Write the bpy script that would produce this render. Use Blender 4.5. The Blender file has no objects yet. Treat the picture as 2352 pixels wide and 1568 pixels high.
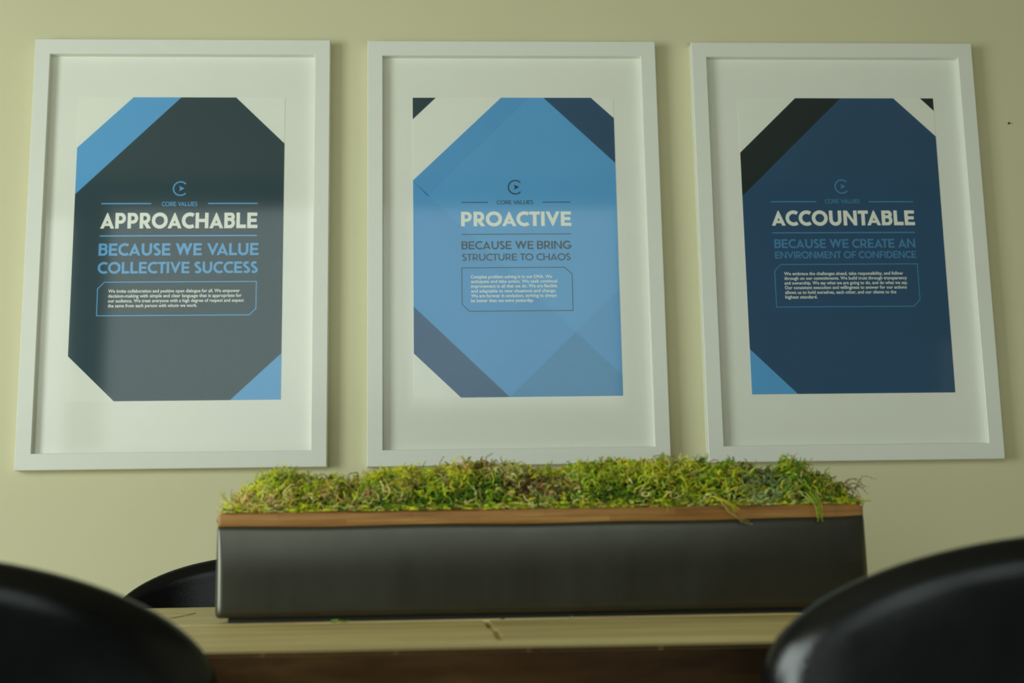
import bpy, bmesh, math, random
import numpy as np
from mathutils import Vector, Matrix

# ------------------------------------------------------------------ camera, sky, light, exposure
scn = bpy.context.scene
COL = scn.collection
rad = math.radians

cam_data = bpy.data.cameras.new('camera')
cam = bpy.data.objects.new('camera', cam_data)
COL.objects.link(cam)
scn.camera = cam
cam_data.sensor_fit = 'HORIZONTAL'
cam_data.sensor_width = 22.3
cam_data.lens = 2900.0 / 2352.0 * 22.3
cam_data.clip_start = 0.05
cam_data.clip_end = 60


def aim(yaw, pitch, roll):
    yaw, pitch, roll = rad(yaw), rad(pitch), rad(roll)
    fw = Vector((math.sin(yaw) * math.cos(pitch), math.cos(yaw) * math.cos(pitch), math.sin(pitch)))
    rt = Vector((math.cos(yaw), -math.sin(yaw), 0))
    up = rt.cross(fw)
    r2 = rt * math.cos(roll) + up * math.sin(roll)
    u2 = -rt * math.sin(roll) + up * math.cos(roll)
    m = Matrix((r2, u2, -fw)).transposed().to_4x4()
    return m


cam.matrix_world = Matrix.Translation((-0.0838, -3.0510, 0.8145)) @ aim(2.9403, 9.7408, -0.9697)
cam_data.dof.use_dof = True
cam_data.dof.focus_distance = 2.5
cam_data.dof.aperture_fstop = 3.1

scn.view_settings.view_transform = 'Standard'
scn.view_settings.look = 'None'
scn.view_settings.gamma = 1.0
scn.view_settings.use_curve_mapping = False
scn.view_settings.exposure = 0.0
scn.cycles.max_bounces = 10
scn.cycles.diffuse_bounces = 5
scn.cycles.transparent_max_bounces = 12

world = bpy.data.worlds.new('sky')
scn.world = world
world.use_nodes = True
wb = world.node_tree.nodes['Background']
wb.inputs['Color'].default_value = (0.85, 1.0, 0.97, 1)
wb.inputs['Strength'].default_value = 0.6


def area_light(name, loc, target, sx, sy, power, color):
    L = bpy.data.lights.new(name, 'AREA')
    L.shape = 'RECTANGLE'
    L.size, L.size_y = sx, sy
    L.energy = power
    L.color = color
    o = bpy.data.objects.new(name, L)
    o.location = loc
    d = Vector(target) - Vector(loc)
    o.rotation_euler = d.to_track_quat('-Z', 'Z').to_euler()
    COL.objects.link(o)
    return o


# room extents: picture wall at y = 0, the camera looks along +y
XL, XR, YB, H = -3.3, 3.9, -4.45, 3.10
# daylight entering by the window in the left wall and by the one in the rear wall, plus an added low fill
W1 = dict(y0=-3.75, y1=-1.65, z0=0.40, z1=2.25)
W2 = dict(x0=-3.15, x1=-2.31, z0=0.25, z1=2.92)
W3 = dict(x0=-2.16, x1=-0.42, z0=1.45, z1=2.98)
W4 = dict(x0=-0.36, x1=1.0, z0=1.68, z1=2.98)
W_FILL = dict(x0=0.1, x1=2.75, z0=0.06, z1=0.50)  # unseen low opening, added to brighten the picture wall's lower right
DAY = (0.89, 1.0, 0.98)


def daylight(name, x0, x1, y0, y1, z0, z1, toward, watts):
    c = ((x0 + x1) / 2, (y0 + y1) / 2, (z0 + z1) / 2)
    w = (x1 - x0) + (y1 - y0)
    return area_light(name, c, Vector(c) + Vector(toward), w, z1 - z0, watts, DAY)


daylight('daylight_side', XL - 0.20, XL - 0.20, W1['y0'], W1['y1'], W1['z0'], W1['z1'], (1, 0, 0), 140)
daylight('daylight_corner', W2['x0'], W2['x1'], YB - 0.20, YB - 0.20, W2['z0'], W2['z1'], (0, 1, 0), 9.5)
daylight('daylight_rear', W3['x0'], W3['x1'], YB - 0.20, YB - 0.20, W3['z0'], W3['z1'], (0, 1, 0), 13)
daylight('daylight_high', W4['x0'], W4['x1'], YB - 0.20, YB - 0.20, W4['z0'], W4['z1'], (0, 1, 0), 6.5)
daylight('fill_low', W_FILL['x0'], W_FILL['x1'], YB - 0.20, YB - 0.20, W_FILL['z0'], W_FILL['z1'], (0, 1, 0), 27)  # added fill light behind the made-up low opening


# ------------------------------------------------------------------ helpers
def tag(o, label=None, cat=None, group=None, kind=None):
    if label: o['label'] = label
    if cat: o['category'] = cat
    if group: o['group'] = group
    if kind: o['kind'] = kind
    return o


def empty(name, loc=(0, 0, 0), rotz=0.0):
    o = bpy.data.objects.new(name, None)
    o.location = loc
    o.rotation_euler = (0, 0, rotz)
    o.empty_display_size = 0.1
    COL.objects.link(o)
    return o


def link_mesh(name, me, mats, parent=None, smooth=False):
    if not isinstance(mats, (list, tuple)): mats = [mats]
    for m in mats: me.materials.append(m)
    if smooth:
        me.polygons.foreach_set('use_smooth', [True] * len(me.polygons))
    o = bpy.data.objects.new(name, me)
    if parent is not None: o.parent = parent
    COL.objects.link(o)
    return o


def obj(name, bm, mats, parent=None, smooth=False):
    me = bpy.data.meshes.new(name)
    bm.normal_update()
    bm.to_mesh(me)
    bm.free()
    return link_mesh(name, me, mats, parent, smooth)


def add_box(bm, x0, x1, y0, y1, z0, z1, mat=0):
    v = [bm.verts.new(p) for p in ((x0, y0, z0), (x1, y0, z0), (x1, y1, z0), (x0, y1, z0),
                                   (x0, y0, z1), (x1, y0, z1), (x1, y1, z1), (x0, y1, z1))]
    fs = []
    for q in ((3, 2, 1, 0), (4, 5, 6, 7), (0, 1, 5, 4), (1, 2, 6, 5), (2, 3, 7, 6), (3, 0, 4, 7)):
        f = bm.faces.new([v[i] for i in q])
        f.material_index = mat
        fs.append(f)
    return v, fs


def box_obj(name, b, m, parent=None, bevel=0.0, seg=2):
    bm = bmesh.new()
    add_box(bm, *b)
    if bevel:
        bmesh.ops.bevel(bm, geom=list(bm.edges), offset=bevel, segments=seg, affect='EDGES', profile=0.5)
    return obj(name, bm, m, parent, smooth=False)


def tube(bm, pts, radii, n=12, cap=True):
    rings = []
    for i, p in enumerate(pts):
        p = Vector(p)
        a = Vector(pts[max(i - 1, 0)])
        b = Vector(pts[min(i + 1, len(pts) - 1)])
        t = (b - a).normalized()
        s = t.cross(Vector((0.3, 0.9, 0.1)) if abs(t.z) > 0.8 else Vector((0, 0, 1))).normalized()
        u = s.cross(t)
        r = radii[i] if isinstance(radii, (list, tuple)) else radii
        rings.append([bm.verts.new(p + (s * math.cos(k * 2 * math.pi / n) + u * math.sin(k * 2 * math.pi / n)) * r) for k in range(n)])
    for a, b in zip(rings, rings[1:]):
        for k in range(n):
            bm.faces.new((a[k], a[(k + 1) % n], b[(k + 1) % n], b[k]))
    if cap:
        bm.faces.new(rings[0])
        bm.faces.new(rings[-1][::-1])


# ------------------------------------------------------------------ materials
def new_mat(name):
    m = bpy.data.materials.new(name)
    m.use_nodes = True
    nt = m.node_tree
    b = nt.nodes['Principled BSDF']
    return m, nt, b


def N(nt, kind, **kw):
    n = nt.nodes.new(kind)
    for k, v in kw.items(): setattr(n, k, v)
    return n


def coords(nt, scale=(1, 1, 1), what='Object'):
    tc = N(nt, 'ShaderNodeTexCoord')
    mp = N(nt, 'ShaderNodeMapping')
    mp.inputs['Scale'].default_value = scale
    nt.links.new(tc.outputs[what], mp.inputs['Vector'])
    return mp.outputs['Vector']


def noise(nt, vec, scale, detail=4, rough=0.5):
    n = N(nt, 'ShaderNodeTexNoise')
    n.inputs['Scale'].default_value = scale
    n.inputs['Detail'].default_value = detail
    n.inputs['Roughness'].default_value = rough
    nt.links.new(vec, n.inputs['Vector'])
    return n.outputs['Fac']


def ramp(nt, fac, stops, interp='LINEAR'):
    r = N(nt, 'ShaderNodeValToRGB')
    r.color_ramp.interpolation = interp
    e = r.color_ramp.elements
    while len(e) < len(stops): e.new(0.5)
    for el, (p, c) in zip(e, stops):
        el.position = p
        el.color = (c, c, c, 1) if not hasattr(c, '__len__') else (*c, 1)
    nt.links.new(fac, r.inputs['Fac'])
    return r.outputs['Color']


def mix(nt, a, b, fac, blend='MIX'):
    m = N(nt, 'ShaderNodeMix', data_type='RGBA', blend_type=blend)
    for s, val in ((m.inputs[0], fac), (m.inputs[6], a), (m.inputs[7], b)):
        if hasattr(val, 'is_linked'): nt.links.new(val, s)
        elif hasattr(val, '__len__'): s.default_value = (*val, 1)
        else: s.default_value = val
    return m.outputs[2]


def bump(nt, b, height, strength, dist=0.002):
    n = N(nt, 'ShaderNodeBump')
    n.inputs['Strength'].default_value = strength
    n.inputs['Distance'].default_value = dist
    nt.links.new(height, n.inputs['Height'])
    nt.links.new(n.outputs['Normal'], b.inputs['Normal'])


def plain(name, color, rough=0.5, spec=0.5, metal=0.0, var=0.04, vscale=25, bmp=0.0, bscale=300):
    m, nt, b = new_mat(name)
    v = coords(nt)
    f = noise(nt, v, vscale, 3)
    lo = tuple(max(0, c * (1 - var)) for c in color)
    hi = tuple(min(1, c * (1 + var)) for c in color)
    nt.links.new(ramp(nt, f, [(0.3, lo), (0.7, hi)]), b.inputs['Base Color'])
    b.inputs['Roughness'].default_value = rough
    b.inputs['Specular IOR Level'].default_value = spec
    b.inputs['Metallic'].default_value = metal
    if bmp: bump(nt, b, noise(nt, v, bscale, 2), bmp, 0.001)
    return m


M = {}
M['wall'] = plain('cream wall paint', (0.69, 0.655, 0.42), 0.55, 0.3, var=0.015, vscale=3, bmp=0.12, bscale=190)
M['ceiling'] = plain('ceiling paint', (0.26, 0.23, 0.13), 0.8, 0.2, var=0.02)
M['accent'] = plain('charcoal accent wall paint', (0.07, 0.07, 0.066), 0.7, 0.2, var=0.02)
M['trim'] = plain('white trim paint', (0.74, 0.75, 0.70), 0.4, var=0.01)
M['frame'] = plain('white frame lacquer', (0.82, 0.83, 0.76), 0.35, 0.5, var=0.008)
M['mat'] = plain('white mat board', (0.91, 0.90, 0.83), 0.9, 0.1, var=0.01, vscale=8)
M['paper'] = plain('poster paper', (0.93, 0.93, 0.85), 0.6, 0.3, var=0.008)
M['ink_sky'] = plain('sky blue ink', (0.125, 0.42, 0.80), 0.6, 0.25, var=0.02, vscale=6)
M['ink_sky_mid'] = plain('mid sky blue ink', (0.113, 0.385, 0.755), 0.6, 0.25, var=0.02, vscale=6)
M['ink_sky_deep'] = plain('deep sky blue ink', (0.090, 0.325, 0.62), 0.6, 0.25, var=0.02, vscale=6)
M['ink_navy'] = plain('navy ink', (0.034, 0.096, 0.195), 0.6, 0.25, var=0.03, vscale=6)
M['ink_steel'] = plain('steel blue ink', (0.052, 0.135, 0.28), 0.6, 0.25, var=0.03, vscale=6)
M['ink_charcoal'] = plain('charcoal ink', (0.030, 0.064, 0.082), 0.6, 0.25, var=0.03, vscale=6)
M['ink_black'] = plain('near black ink', (0.020, 0.032, 0.034), 0.6, 0.25, var=0.03, vscale=6)
M['ink_accent'] = plain('dim blue ink', (0.085, 0.27, 0.50), 0.6, 0.25, var=0.02, vscale=6)
M['steel'] = plain('dark nail steel', (0.02, 0.02, 0.02), 0.5, var=0.05)
M['black_metal'] = plain('black powder coated steel', (0.015, 0.015, 0.016), 0.45, var=0.05)
M['floor'] = plain('pale oak floor', (0.42, 0.33, 0.18), 0.6, 0.1, var=0.25, vscale=60)
M['dark_fabric'] = plain('dark curtain cloth', (0.035, 0.035, 0.04), 0.9, 0.1, var=0.1, vscale=40)
M['soil'] = plain('dry brown moss base', (0.035, 0.040, 0.014), 0.95, 0.1, var=0.4, vscale=80)


def pane_mat(name, ior=1.45, warp=0.0, rough=0.02):
    m, nt, b = new_mat(name)
    nt.nodes.remove(b)
    out = nt.nodes['Material Output']
    tr = N(nt, 'ShaderNodeBsdfTransparent')
    tr.inputs['Color'].default_value = (0.995, 1.0, 0.995, 1)
    gl = N(nt, 'ShaderNodeBsdfGlossy')
    gl.inputs['Roughness'].default_value = rough
    # Schlick reflectance, the same from either face
    lw = N(nt, 'ShaderNodeLayerWeight')
    lw.inputs['Blend'].default_value = 0.5
    pw = N(nt, 'ShaderNodeMath', operation='POWER')
    nt.links.new(lw.outputs['Facing'], pw.inputs[0])
    pw.inputs[1].default_value = 5.0
    fr = N(nt, 'ShaderNodeMath', operation='MULTIPLY_ADD')
    r0 = ((ior - 1) / (ior + 1)) ** 2
    nt.links.new(pw.outputs[0], fr.inputs[0])
    fr.inputs[1].default_value = 1 - r0
    fr.inputs[2].default_value = r0
    mx = N(nt, 'ShaderNodeMixShader')
    nt.links.new(fr.outputs[0], mx.inputs['Fac'])
    nt.links.new(tr.outputs['BSDF'], mx.inputs[1])
    nt.links.new(gl.outputs['BSDF'], mx.inputs[2])
    nt.links.new(mx.outputs['Shader'], out.inputs['Surface'])
    if warp:
        n = N(nt, 'ShaderNodeBump')
        n.inputs['Strength'].default_value = warp
        n.inputs['Distance'].default_value = 0.01
        nt.links.new(noise(nt, coords(nt), 3.0, 1), n.inputs['Height'])
        nt.links.new(n.outputs['Normal'], gl.inputs['Normal'])
    return m


M['acrylic'] = pane_mat('clear acrylic glazing', 1.42, 0.0, 0.06)
M['pane'] = pane_mat('window glass', 1.45)


def leather():
    m, nt, b = new_mat('black pebbled leather')
    v = coords(nt)
    b.inputs['Base Color'].default_value = (0.0055, 0.006, 0.0065, 1)
    r = noise(nt, v, 30, 3)
    nt.links.new(ramp(nt, r, [(0.3, 0.15), (0.75, 0.22)]), b.inputs['Roughness'])
    b.inputs['Specular IOR Level'].default_value = 0.30
    vo = N(nt, 'ShaderNodeTexVoronoi', feature='DISTANCE_TO_EDGE')
    vo.inputs['Scale'].default_value = 380
    nt.links.new(coords(nt, (1.35, 1, 0.75)), vo.inputs['Vector'])
    h = ramp(nt, vo.outputs['Distance'], [(0.0, 0.0), (0.22, 1.0)])
    bump(nt, b, h, 0.09, 0.0004)
    return m


M['leather'] = leather()


def wood_top():
    m, nt, b = new_mat('reclaimed pale oak planks')
    at = N(nt, 'ShaderNodeAttribute', attribute_name='plank')
    # shift the grain from plank to plank
    add = N(nt, 'ShaderNodeVectorMath', operation='MULTIPLY_ADD')
    nt.links.new(at.outputs['Vector'], add.inputs[0])
    add.inputs[1].default_value = (7, 13, 3)
    nt.links.new(coords(nt, (1.0, 9.0, 9.0)), add.inputs[2])
    vec = add.outputs['Vector']
    f1 = noise(nt, vec, 3.2, 8, 0.62)
    c = ramp(nt, f1, [(0.25, (0.38, 0.28, 0.105)), (0.5, (0.66, 0.53, 0.23)), (0.75, (0.84, 0.73, 0.40))])
    tone = ramp(nt, at.outputs['Fac'], [(0.0, (0.82, 0.80, 0.78)), (1.0, (1.15, 1.13, 1.08))])
    c = mix(nt, c, tone, 1.0, 'MULTIPLY')
    f2 = noise(nt, vec, 14, 4, 0.7)
    streak = ramp(nt, f2, [(0.60, (1, 1, 1)), (0.74, (0.45, 0.36, 0.25))])
    c = mix(nt, c, streak, 0.75, 'MULTIPLY')
    nt.links.new(c, b.inputs['Base Color'])
    b.inputs['Roughness'].default_value = 0.5
    b.inputs['Specular IOR Level'].default_value = 0.4
    bump(nt, b, f2, 0.3, 0.002)
    return m


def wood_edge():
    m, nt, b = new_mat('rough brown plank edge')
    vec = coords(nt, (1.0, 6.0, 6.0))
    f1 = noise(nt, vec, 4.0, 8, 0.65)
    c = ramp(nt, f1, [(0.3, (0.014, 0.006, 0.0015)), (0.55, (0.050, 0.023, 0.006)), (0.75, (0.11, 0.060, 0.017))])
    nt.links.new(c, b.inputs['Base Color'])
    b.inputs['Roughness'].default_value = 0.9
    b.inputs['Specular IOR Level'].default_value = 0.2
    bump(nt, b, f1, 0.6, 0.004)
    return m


def wood_rim():
    m, nt, b = new_mat('orange brown raw wood rim')
    vec = coords(nt, (1.0, 10.0, 22.0))
    f1 = noise(nt, vec, 4.5, 6, 0.6)
    c = ramp(nt, f1, [(0.3, (0.24, 0.095, 0.018)), (0.52, (0.44, 0.215, 0.052)), (0.72, (0.60, 0.37, 0.13))])
    # pieced blocks of paler and darker wood
    br = N(nt, 'ShaderNodeTexBrick')
    br.inputs['Color1'].default_value = (1.0, 1.0, 1.0, 1)
    br.inputs['Color2'].default_value = (0.52, 0.38, 0.24, 1)
    br.inputs['Mortar'].default_value = (0.6, 0.5, 0.4, 1)
    br.inputs['Scale'].default_value = 1.0
    br.inputs['Brick Width'].default_value = 0.17
    br.inputs['Row Height'].default_value = 0.0075
    br.inputs['Mortar Size'].default_value = 0.0004
    br.inputs['Bias'].default_value = -0.2
    mp = N(nt, 'ShaderNodeCombineXYZ')
    tc = N(nt, 'ShaderNodeTexCoord')
    sp = N(nt, 'ShaderNodeSeparateXYZ')
    nt.links.new(tc.outputs['Object'], sp.inputs[0])
    nt.links.new(sp.outputs['X'], mp.inputs['X'])
    nt.links.new(sp.outputs['Z'], mp.inputs['Y'])
    nt.links.new(mp.outputs[0], br.inputs['Vector'])
    c = mix(nt, c, br.outputs['Color'], 0.8, 'MULTIPLY')
    nt.links.new(c, b.inputs['Base Color'])
    b.inputs['Roughness'].default_value = 0.5
    bump(nt, b, f1, 0.3, 0.001)
    return m


def glaze():
    m, nt, b = new_mat('charcoal grey glazed body')
    v = coords(nt)
    f = noise(nt, v, 9, 5, 0.6)
    c = ramp(nt, f, [(0.3, (0.017, 0.0155, 0.0105)), (0.7, (0.024, 0.0225, 0.0165))])
    sm = noise(nt, coords(nt, (1, 1, 0.7)), 7, 3, 0.5)
    c = mix(nt, c, ramp(nt, sm, [(0.62, (0, 0, 0)), (0.8, (0.012, 0.013, 0.013))]), 1.0, 'ADD')
    nt.links.new(c, b.inputs['Base Color'])
    nt.links.new(ramp(nt, noise(nt, coords(nt, (9, 1, 0.7)), 5, 5, 0.65), [(0.3, 0.275), (0.7, 0.325)]), b.inputs['Roughness'])
    b.inputs['Specular IOR Level'].default_value = 0.9
    b.inputs['Specular Tint'].default_value = (1.0, 0.97, 0.80, 1)
    bump(nt, b, noise(nt, v, 220, 3), 0.10, 0.0006)
    return m


M['table'] = wood_top()
M['edge'] = wood_edge()
M['rim'] = wood_rim()
M['glaze'] = glaze()


def moss_mat():
    m, nt, b = new_mat('moss strands')
    at = N(nt, 'ShaderNodeAttribute', attribute_name='strand')
    nt.links.new(at.outputs['Color'], b.inputs['Base Color'])
    b.inputs['Roughness'].default_value = 0.75
    b.inputs['Specular IOR Level'].default_value = 0.2
    # a little light passes through the thin leaves
    tl = N(nt, 'ShaderNodeBsdfTranslucent')
    nt.links.new(at.outputs['Color'], tl.inputs['Color'])
    mx = N(nt, 'ShaderNodeMixShader')
    mx.inputs['Fac'].default_value = 0.28
    out = nt.nodes['Material Output']
    nt.links.new(b.outputs['BSDF'], mx.inputs[1])
    nt.links.new(tl.outputs['BSDF'], mx.inputs[2])
    nt.links.new(mx.outputs['Shader'], out.inputs['Surface'])
    return m


M['moss'] = moss_mat()

# ------------------------------------------------------------------ the room
T = 0.12


def structure(name, boxes, m, parent=None):
    bm = bmesh.new()
    for b in boxes: add_box(bm, *b)
    return tag(obj(name, bm, m, parent), kind='structure')


structure('wall_back', [(XL - T, XR + T, 0.0, T, 0, H)], M['wall'])
structure('wall_left', [(XL - T, XL, YB, W1['y0'], 0, H), (XL - T, XL, W1['y1'], 0, 0, H),
                        (XL - T, XL, W1['y0'], W1['y1'], 0, W1['z0']), (XL - T, XL, W1['y0'], W1['y1'], W1['z1'], H)], M['wall'])
structure('wall_right', [(XR, XR + T, YB, 0, 0, H)], M['wall'])
boxes = []
cuts = [W2, W3, W4, W_FILL]
xs = sorted({XL - T, XR + T} | {w[k] for w in cuts for k in ('x0', 'x1')})
for xa, xb in zip(xs, xs[1:]):
    z = 0.0
    for w in sorted((w for w in cuts if w['x0'] <= xa and w['x1'] >= xb), key=lambda w: w['z0']):
        boxes.append((xa, xb, YB - T, YB, z, w['z0']))
        z = w['z1']
    boxes.append((xa, xb, YB - T, YB, z, H))
structure('wall_front', boxes, M['accent'])
structure('floor', [(XL - T, XR + T, YB - T, T, -0.1, 0)], M['floor'])
structure('ceiling', [(XL - T, XR + T, YB - T, T, H, H + 0.1)], M['ceiling'])
structure('baseboard_back', [(XL, XR, -0.014, 0, 0, 0.10)], M['trim'])
structure('baseboard_right', [(XR - 0.014, XR, YB, -0.014, 0, 0.10)], M['trim'])
structure('baseboard_left', [(XL, XL + 0.014, YB, -0.014, 0, 0.10)], M['trim'])


def window_side():
    y0, y1, z0, z1 = W1['y0'], W1['y1'], W1['z0'], W1['z1']
    w = tag(empty('window_1', (XL, (y0 + y1) / 2, z0)), kind='structure')
    a, b, hh = (y0 - y1) / 2, (y1 - y0) / 2, z1 - z0
    bm = bmesh.new()
    x0, x1 = -0.09, -0.03
    f = 0.045
    for bx in ((x0, x1, a, a + f, 0, hh), (x0, x1, b - f, b, 0, hh), (x0, x1, a + f, b - f, 0, f), (x0, x1, a + f, b - f, hh - f, hh),
               (x0, x1, -0.02, 0.02, f, hh - f)):
        add_box(bm, *bx)
    tag(obj('window_frame', bm, M['trim'], w), kind='structure')
    tag(box_obj('glass_pane', (-0.062, -0.058, a + f, b - f, f, hh - f), M['pane'], w), kind='structure')
    tag(box_obj('window_sill', (0.0, 0.07, a - 0.05, b + 0.05, -0.03, 0.0), M['trim'], w), kind='structure')


def window_rear(name, W, m, f):
    x0, x1, z0, z1 = W['x0'], W['x1'], W['z0'], W['z1']
    w = tag(empty(name, ((x0 + x1) / 2, YB, z0)), kind='structure')
    a, b, hh = (x0 - x1) / 2, (x1 - x0) / 2, z1 - z0
    bm = bmesh.new()
    y0, y1 = -0.09, -0.03
    for bx in ((a, a + f, y0, y1, 0, hh), (b - f, b, y0, y1, 0, hh), (a + f, b - f, y0, y1, 0, f), (a + f, b - f, y0, y1, hh - f, hh)):
        add_box(bm, *bx)
    tag(obj('window_frame', bm, m, w), kind='structure')
    tag(box_obj('glass_pane', (a + f, b - f, -0.062, -0.058, f, hh - f), M['pane'], w), kind='structure')


window_side()
window_rear('window_2', W2, M['black_metal'], 0.03)
window_rear('window_3', W3, M['trim'], 0.04)
window_rear('window_4', W4, M['trim'], 0.04)
window_rear('fill_opening', W_FILL, M['trim'], 0.04)  # frame and pane of the opening added for the low fill
# dark upright beside the rear window, and a door in the rear wall: both show in the glazing
structure('trim_1', [(W2['x1'], W2['x1'] + 0.12, YB, YB + 0.05, 0, 3.0)], M['dark_fabric'])
dr = tag(empty('door_1', (3.35, YB, 0)), kind='structure')
tag(box_obj('door_leaf', (-0.45, 0.45, 0.0, 0.04, 0.0, 2.08), M['trim'], dr, 0.004), kind='structure')
bm = bmesh.new()
tube(bm, [(-0.37, 0.04, 1.0), (-0.37, 0.09, 1.0)], 0.011)
tube(bm, [(-0.37, 0.085, 1.0), (-0.25, 0.085, 1.0)], 0.010)
tag(obj('door_handle', bm, M['black_metal'], dr, True), kind='structure')

# ------------------------------------------------------------------ lettering: geometric capitals drawn as strokes
def ring_arc(cx, cy, rx, ry, a0, a1, n=28):
    return [(cx + rx * math.cos(rad(a0 + (a1 - a0) * i / n)), cy + ry * math.sin(rad(a0 + (a1 - a0) * i / n))) for i in range(n + 1)]


def stroke(pts, t):
    """quads along a centre line, constant width t"""
    L, Rr = [], []
    n = len(pts)
    for i, p in enumerate(pts):
        a, b = pts[max(i - 1, 0)], pts[min(i + 1, n - 1)]
        dx, dy = b[0] - a[0], b[1] - a[1]
        d = math.hypot(dx, dy) or 1
        nx, ny = -dy / d * t / 2, dx / d * t / 2
        L.append((p[0] + nx, p[1] + ny))
        Rr.append((p[0] - nx, p[1] - ny))
    return [[Rr[i], Rr[i + 1], L[i + 1], L[i]] for i in range(n - 1)]


def rect(x0, y0, x1, y1): return [[(x0, y0), (x1, y0), (x1, y1), (x0, y1)]]


def bar(xb, xt, wb, wt=None, y0=0.0, y1=1.0):
    wt = wb if wt is None else wt
    return [[(xb, y0), (xb + wb, y0), (xt + wt, y1), (xt, y1)]]


def glyph(ch, t):
    """polygons (each one surface, convex) with cap height 1; width; left and right bearings"""
    h = t / 2
    st, rd, dg = 0.065, 0.03, 0.0
    def leg(x0, x1, d, up=True):
        """one slanted leg running to a nearly pointed joint at x1"""
        sg = 1 if x1 > x0 else -1
        tip = x1 - sg * 0.03
        inner = 1 - d / abs(tip - x0)
        q = [(x0, 0), (x0 + sg * d, 0), (x1, 1 - d / abs(x1 - x0) * .96), (x1, 1), (tip, 1)]
        return [q if up else [(x, 1 - y) for x, y in q]]

    if ch == 'A':
        w = 0.92
        d = t * 0.99
        return [leg(0, w / 2, d), leg(w, w / 2, d), rect(0.18, 0.165, w - 0.18, 0.165 + t * 0.72)], w, dg, dg
    if ch == 'V':
        w = 0.92
        d = t * 1.02
        return [leg(0, w / 2, d, False), leg(w, w / 2, d, False)], w, dg, dg
    if ch == 'W':
        w = 1.34
        d = t * 1.06
        q1, q2, md = w * 0.30, w * 0.70, w / 2
        return [leg(0, q1, d, False), leg(md + d * .45, q1, d, False), leg(md - d * .45, q2, d, False), leg(w, q2, d, False)], w, dg, dg
    if ch == 'M':
        w = 1.06
        d = t
        ap = t * .5
        return [bar(0, 0.10, d * .95), bar(w - d * .95, w - d * .95 - 0.10, d * .95), stroke([(0.10 + h, 0.93), (w / 2, 0.12)], t * .9), stroke([(w - 0.10 - h, 0.93), (w / 2, 0.12)], t * .9),
                bar(w / 2 - ap / 2, w / 2 - ap / 2, ap, ap, 0.0, 0.25)], w, 0.03, 0.03
    if ch == 'N':
        w = 0.90
        d = t * 1.15
        return [rect(0, 0, t, 1), rect(w - t, 0, w, 1), bar(w - d * .75, 0, d * .75, d * .95)], w, st, st
    if ch == 'H':
        w = 0.86
        return [rect(0, 0, t, 1), rect(w - t, 0, w, 1), rect(t, .5 - h * .9, w - t, .5 + h * .9)], w, st, st
    if ch == 'I':
        return [rect(0, 0, t, 1)], t, st, st
    if ch == 'L':
        w = 0.64
        return [rect(0, 0, t, 1), rect(t, 0, w, t)], w, st, 0.02
    if ch == 'E':
        w = 0.68
        return [rect(0, 0, t, 1), rect(t, 0, w, t * .92), rect(t, 1 - t * .92, w - .02, 1), rect(t, .5 - h * .9, w - .06, .5 + h * .9)], w, st, 0.03
    if ch == 'F':
        w = 0.62
        return [rect(0, 0, t, 1), rect(t, 1 - t * .92, w, 1), rect(t, .46 - h * .9, w - .06, .46 + h * .9)], w, st, 0.02
    if ch == 'T':
        w = 0.68
        return [rect(w / 2 - h, 0, w / 2 + h, 1 - t * .92), rect(0, 1 - t * .92, w, 1)], w, 0.01, 0.01
    if ch == 'O':
        w = 1.06
        return [stroke(ring_arc(w / 2, .5, w / 2 - h, .52 - h, 0, 360, 44), t)], w, rd, rd
    if ch == 'C':
        w = 0.84
        return [stroke(ring_arc(0.53, .5, .53 - h, .52 - h, 52, 308, 34), t)], w, rd, 0.0
    if ch == 'G':
        w = 0.96
        return [stroke(ring_arc(0.53, .5, .53 - h, .52 - h, 48, 345, 38), t), rect(0.56, .5 - t * .9, w, .5)], w, rd, 0.03
    if ch == 'D':
        w = 0.84
        return [rect(0, 0, t, 1), rect(t, 0, .36, t * .95), rect(t, 1 - t * .95, .36, 1), stroke(ring_arc(0.36, .5, w - .36 - h, .5 - h * .95, -90, 90, 24), t)], w, st, rd
    if ch in 'PRB':
        w = 0.72
        lo = 0.31 if ch in 'PR' else 0.47
        r = (1 - lo) / 2
        xc = w - .02 - r
        out = [rect(0, 0, t, 1), rect(t, 1 - t * .88, xc, 1), rect(t, lo, xc, lo + t * .88),
               stroke(ring_arc(xc, lo + r, r - h, r - h * .88, -90, 90, 20), t * .95)]
        if ch == 'R':
            out.append(bar(w - t * 1.2 + .04, 0.20, t * 1.2, t * 1.2, 0, 0.40))
        if ch == 'B':
            r2 = (0.47 + t * .88) / 2
            xc2 = w - r2
            out += [rect(t, 0, xc2, t * .88), stroke(ring_arc(xc2, r2, r2 - h, r2 - h * .88, -90, 90, 20), t * .95)]
        return out, w + (.02 if ch == 'R' else 0), st, 0.02
    if ch == 'U':
        w = 0.82
        r = w / 2
        return [rect(0, r - .03, t, 1), rect(w - t, r - .03, w, 1), stroke(ring_arc(r, r - .02, r - h, r - h, 180, 360, 26), t)], w, st, st
    if ch == 'S':
        w = 0.62
        r1, r2 = 0.27, 0.29
        up = ring_arc(w / 2 - .01, 1.02 - r1, w / 2 - h - .02, r1 - h, 32, 205, 18)
        low = ring_arc(w / 2, r2 - .02, w / 2 - h, r2 - h, 25, -150, 18)
        return [stroke(up + low, t)], w, 0.02, 0.02
    raise KeyError(ch)


KERN = {'AV': -.14, 'VA': -.14, 'TA': -.10, 'AT': -.10, 'LT': -.08, 'PA': -.1, 'FA': -.08, 'AC': -.02, 'OA': -.03, 'AU': .03, 'TO': -.04, 'WE': .02}


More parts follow.
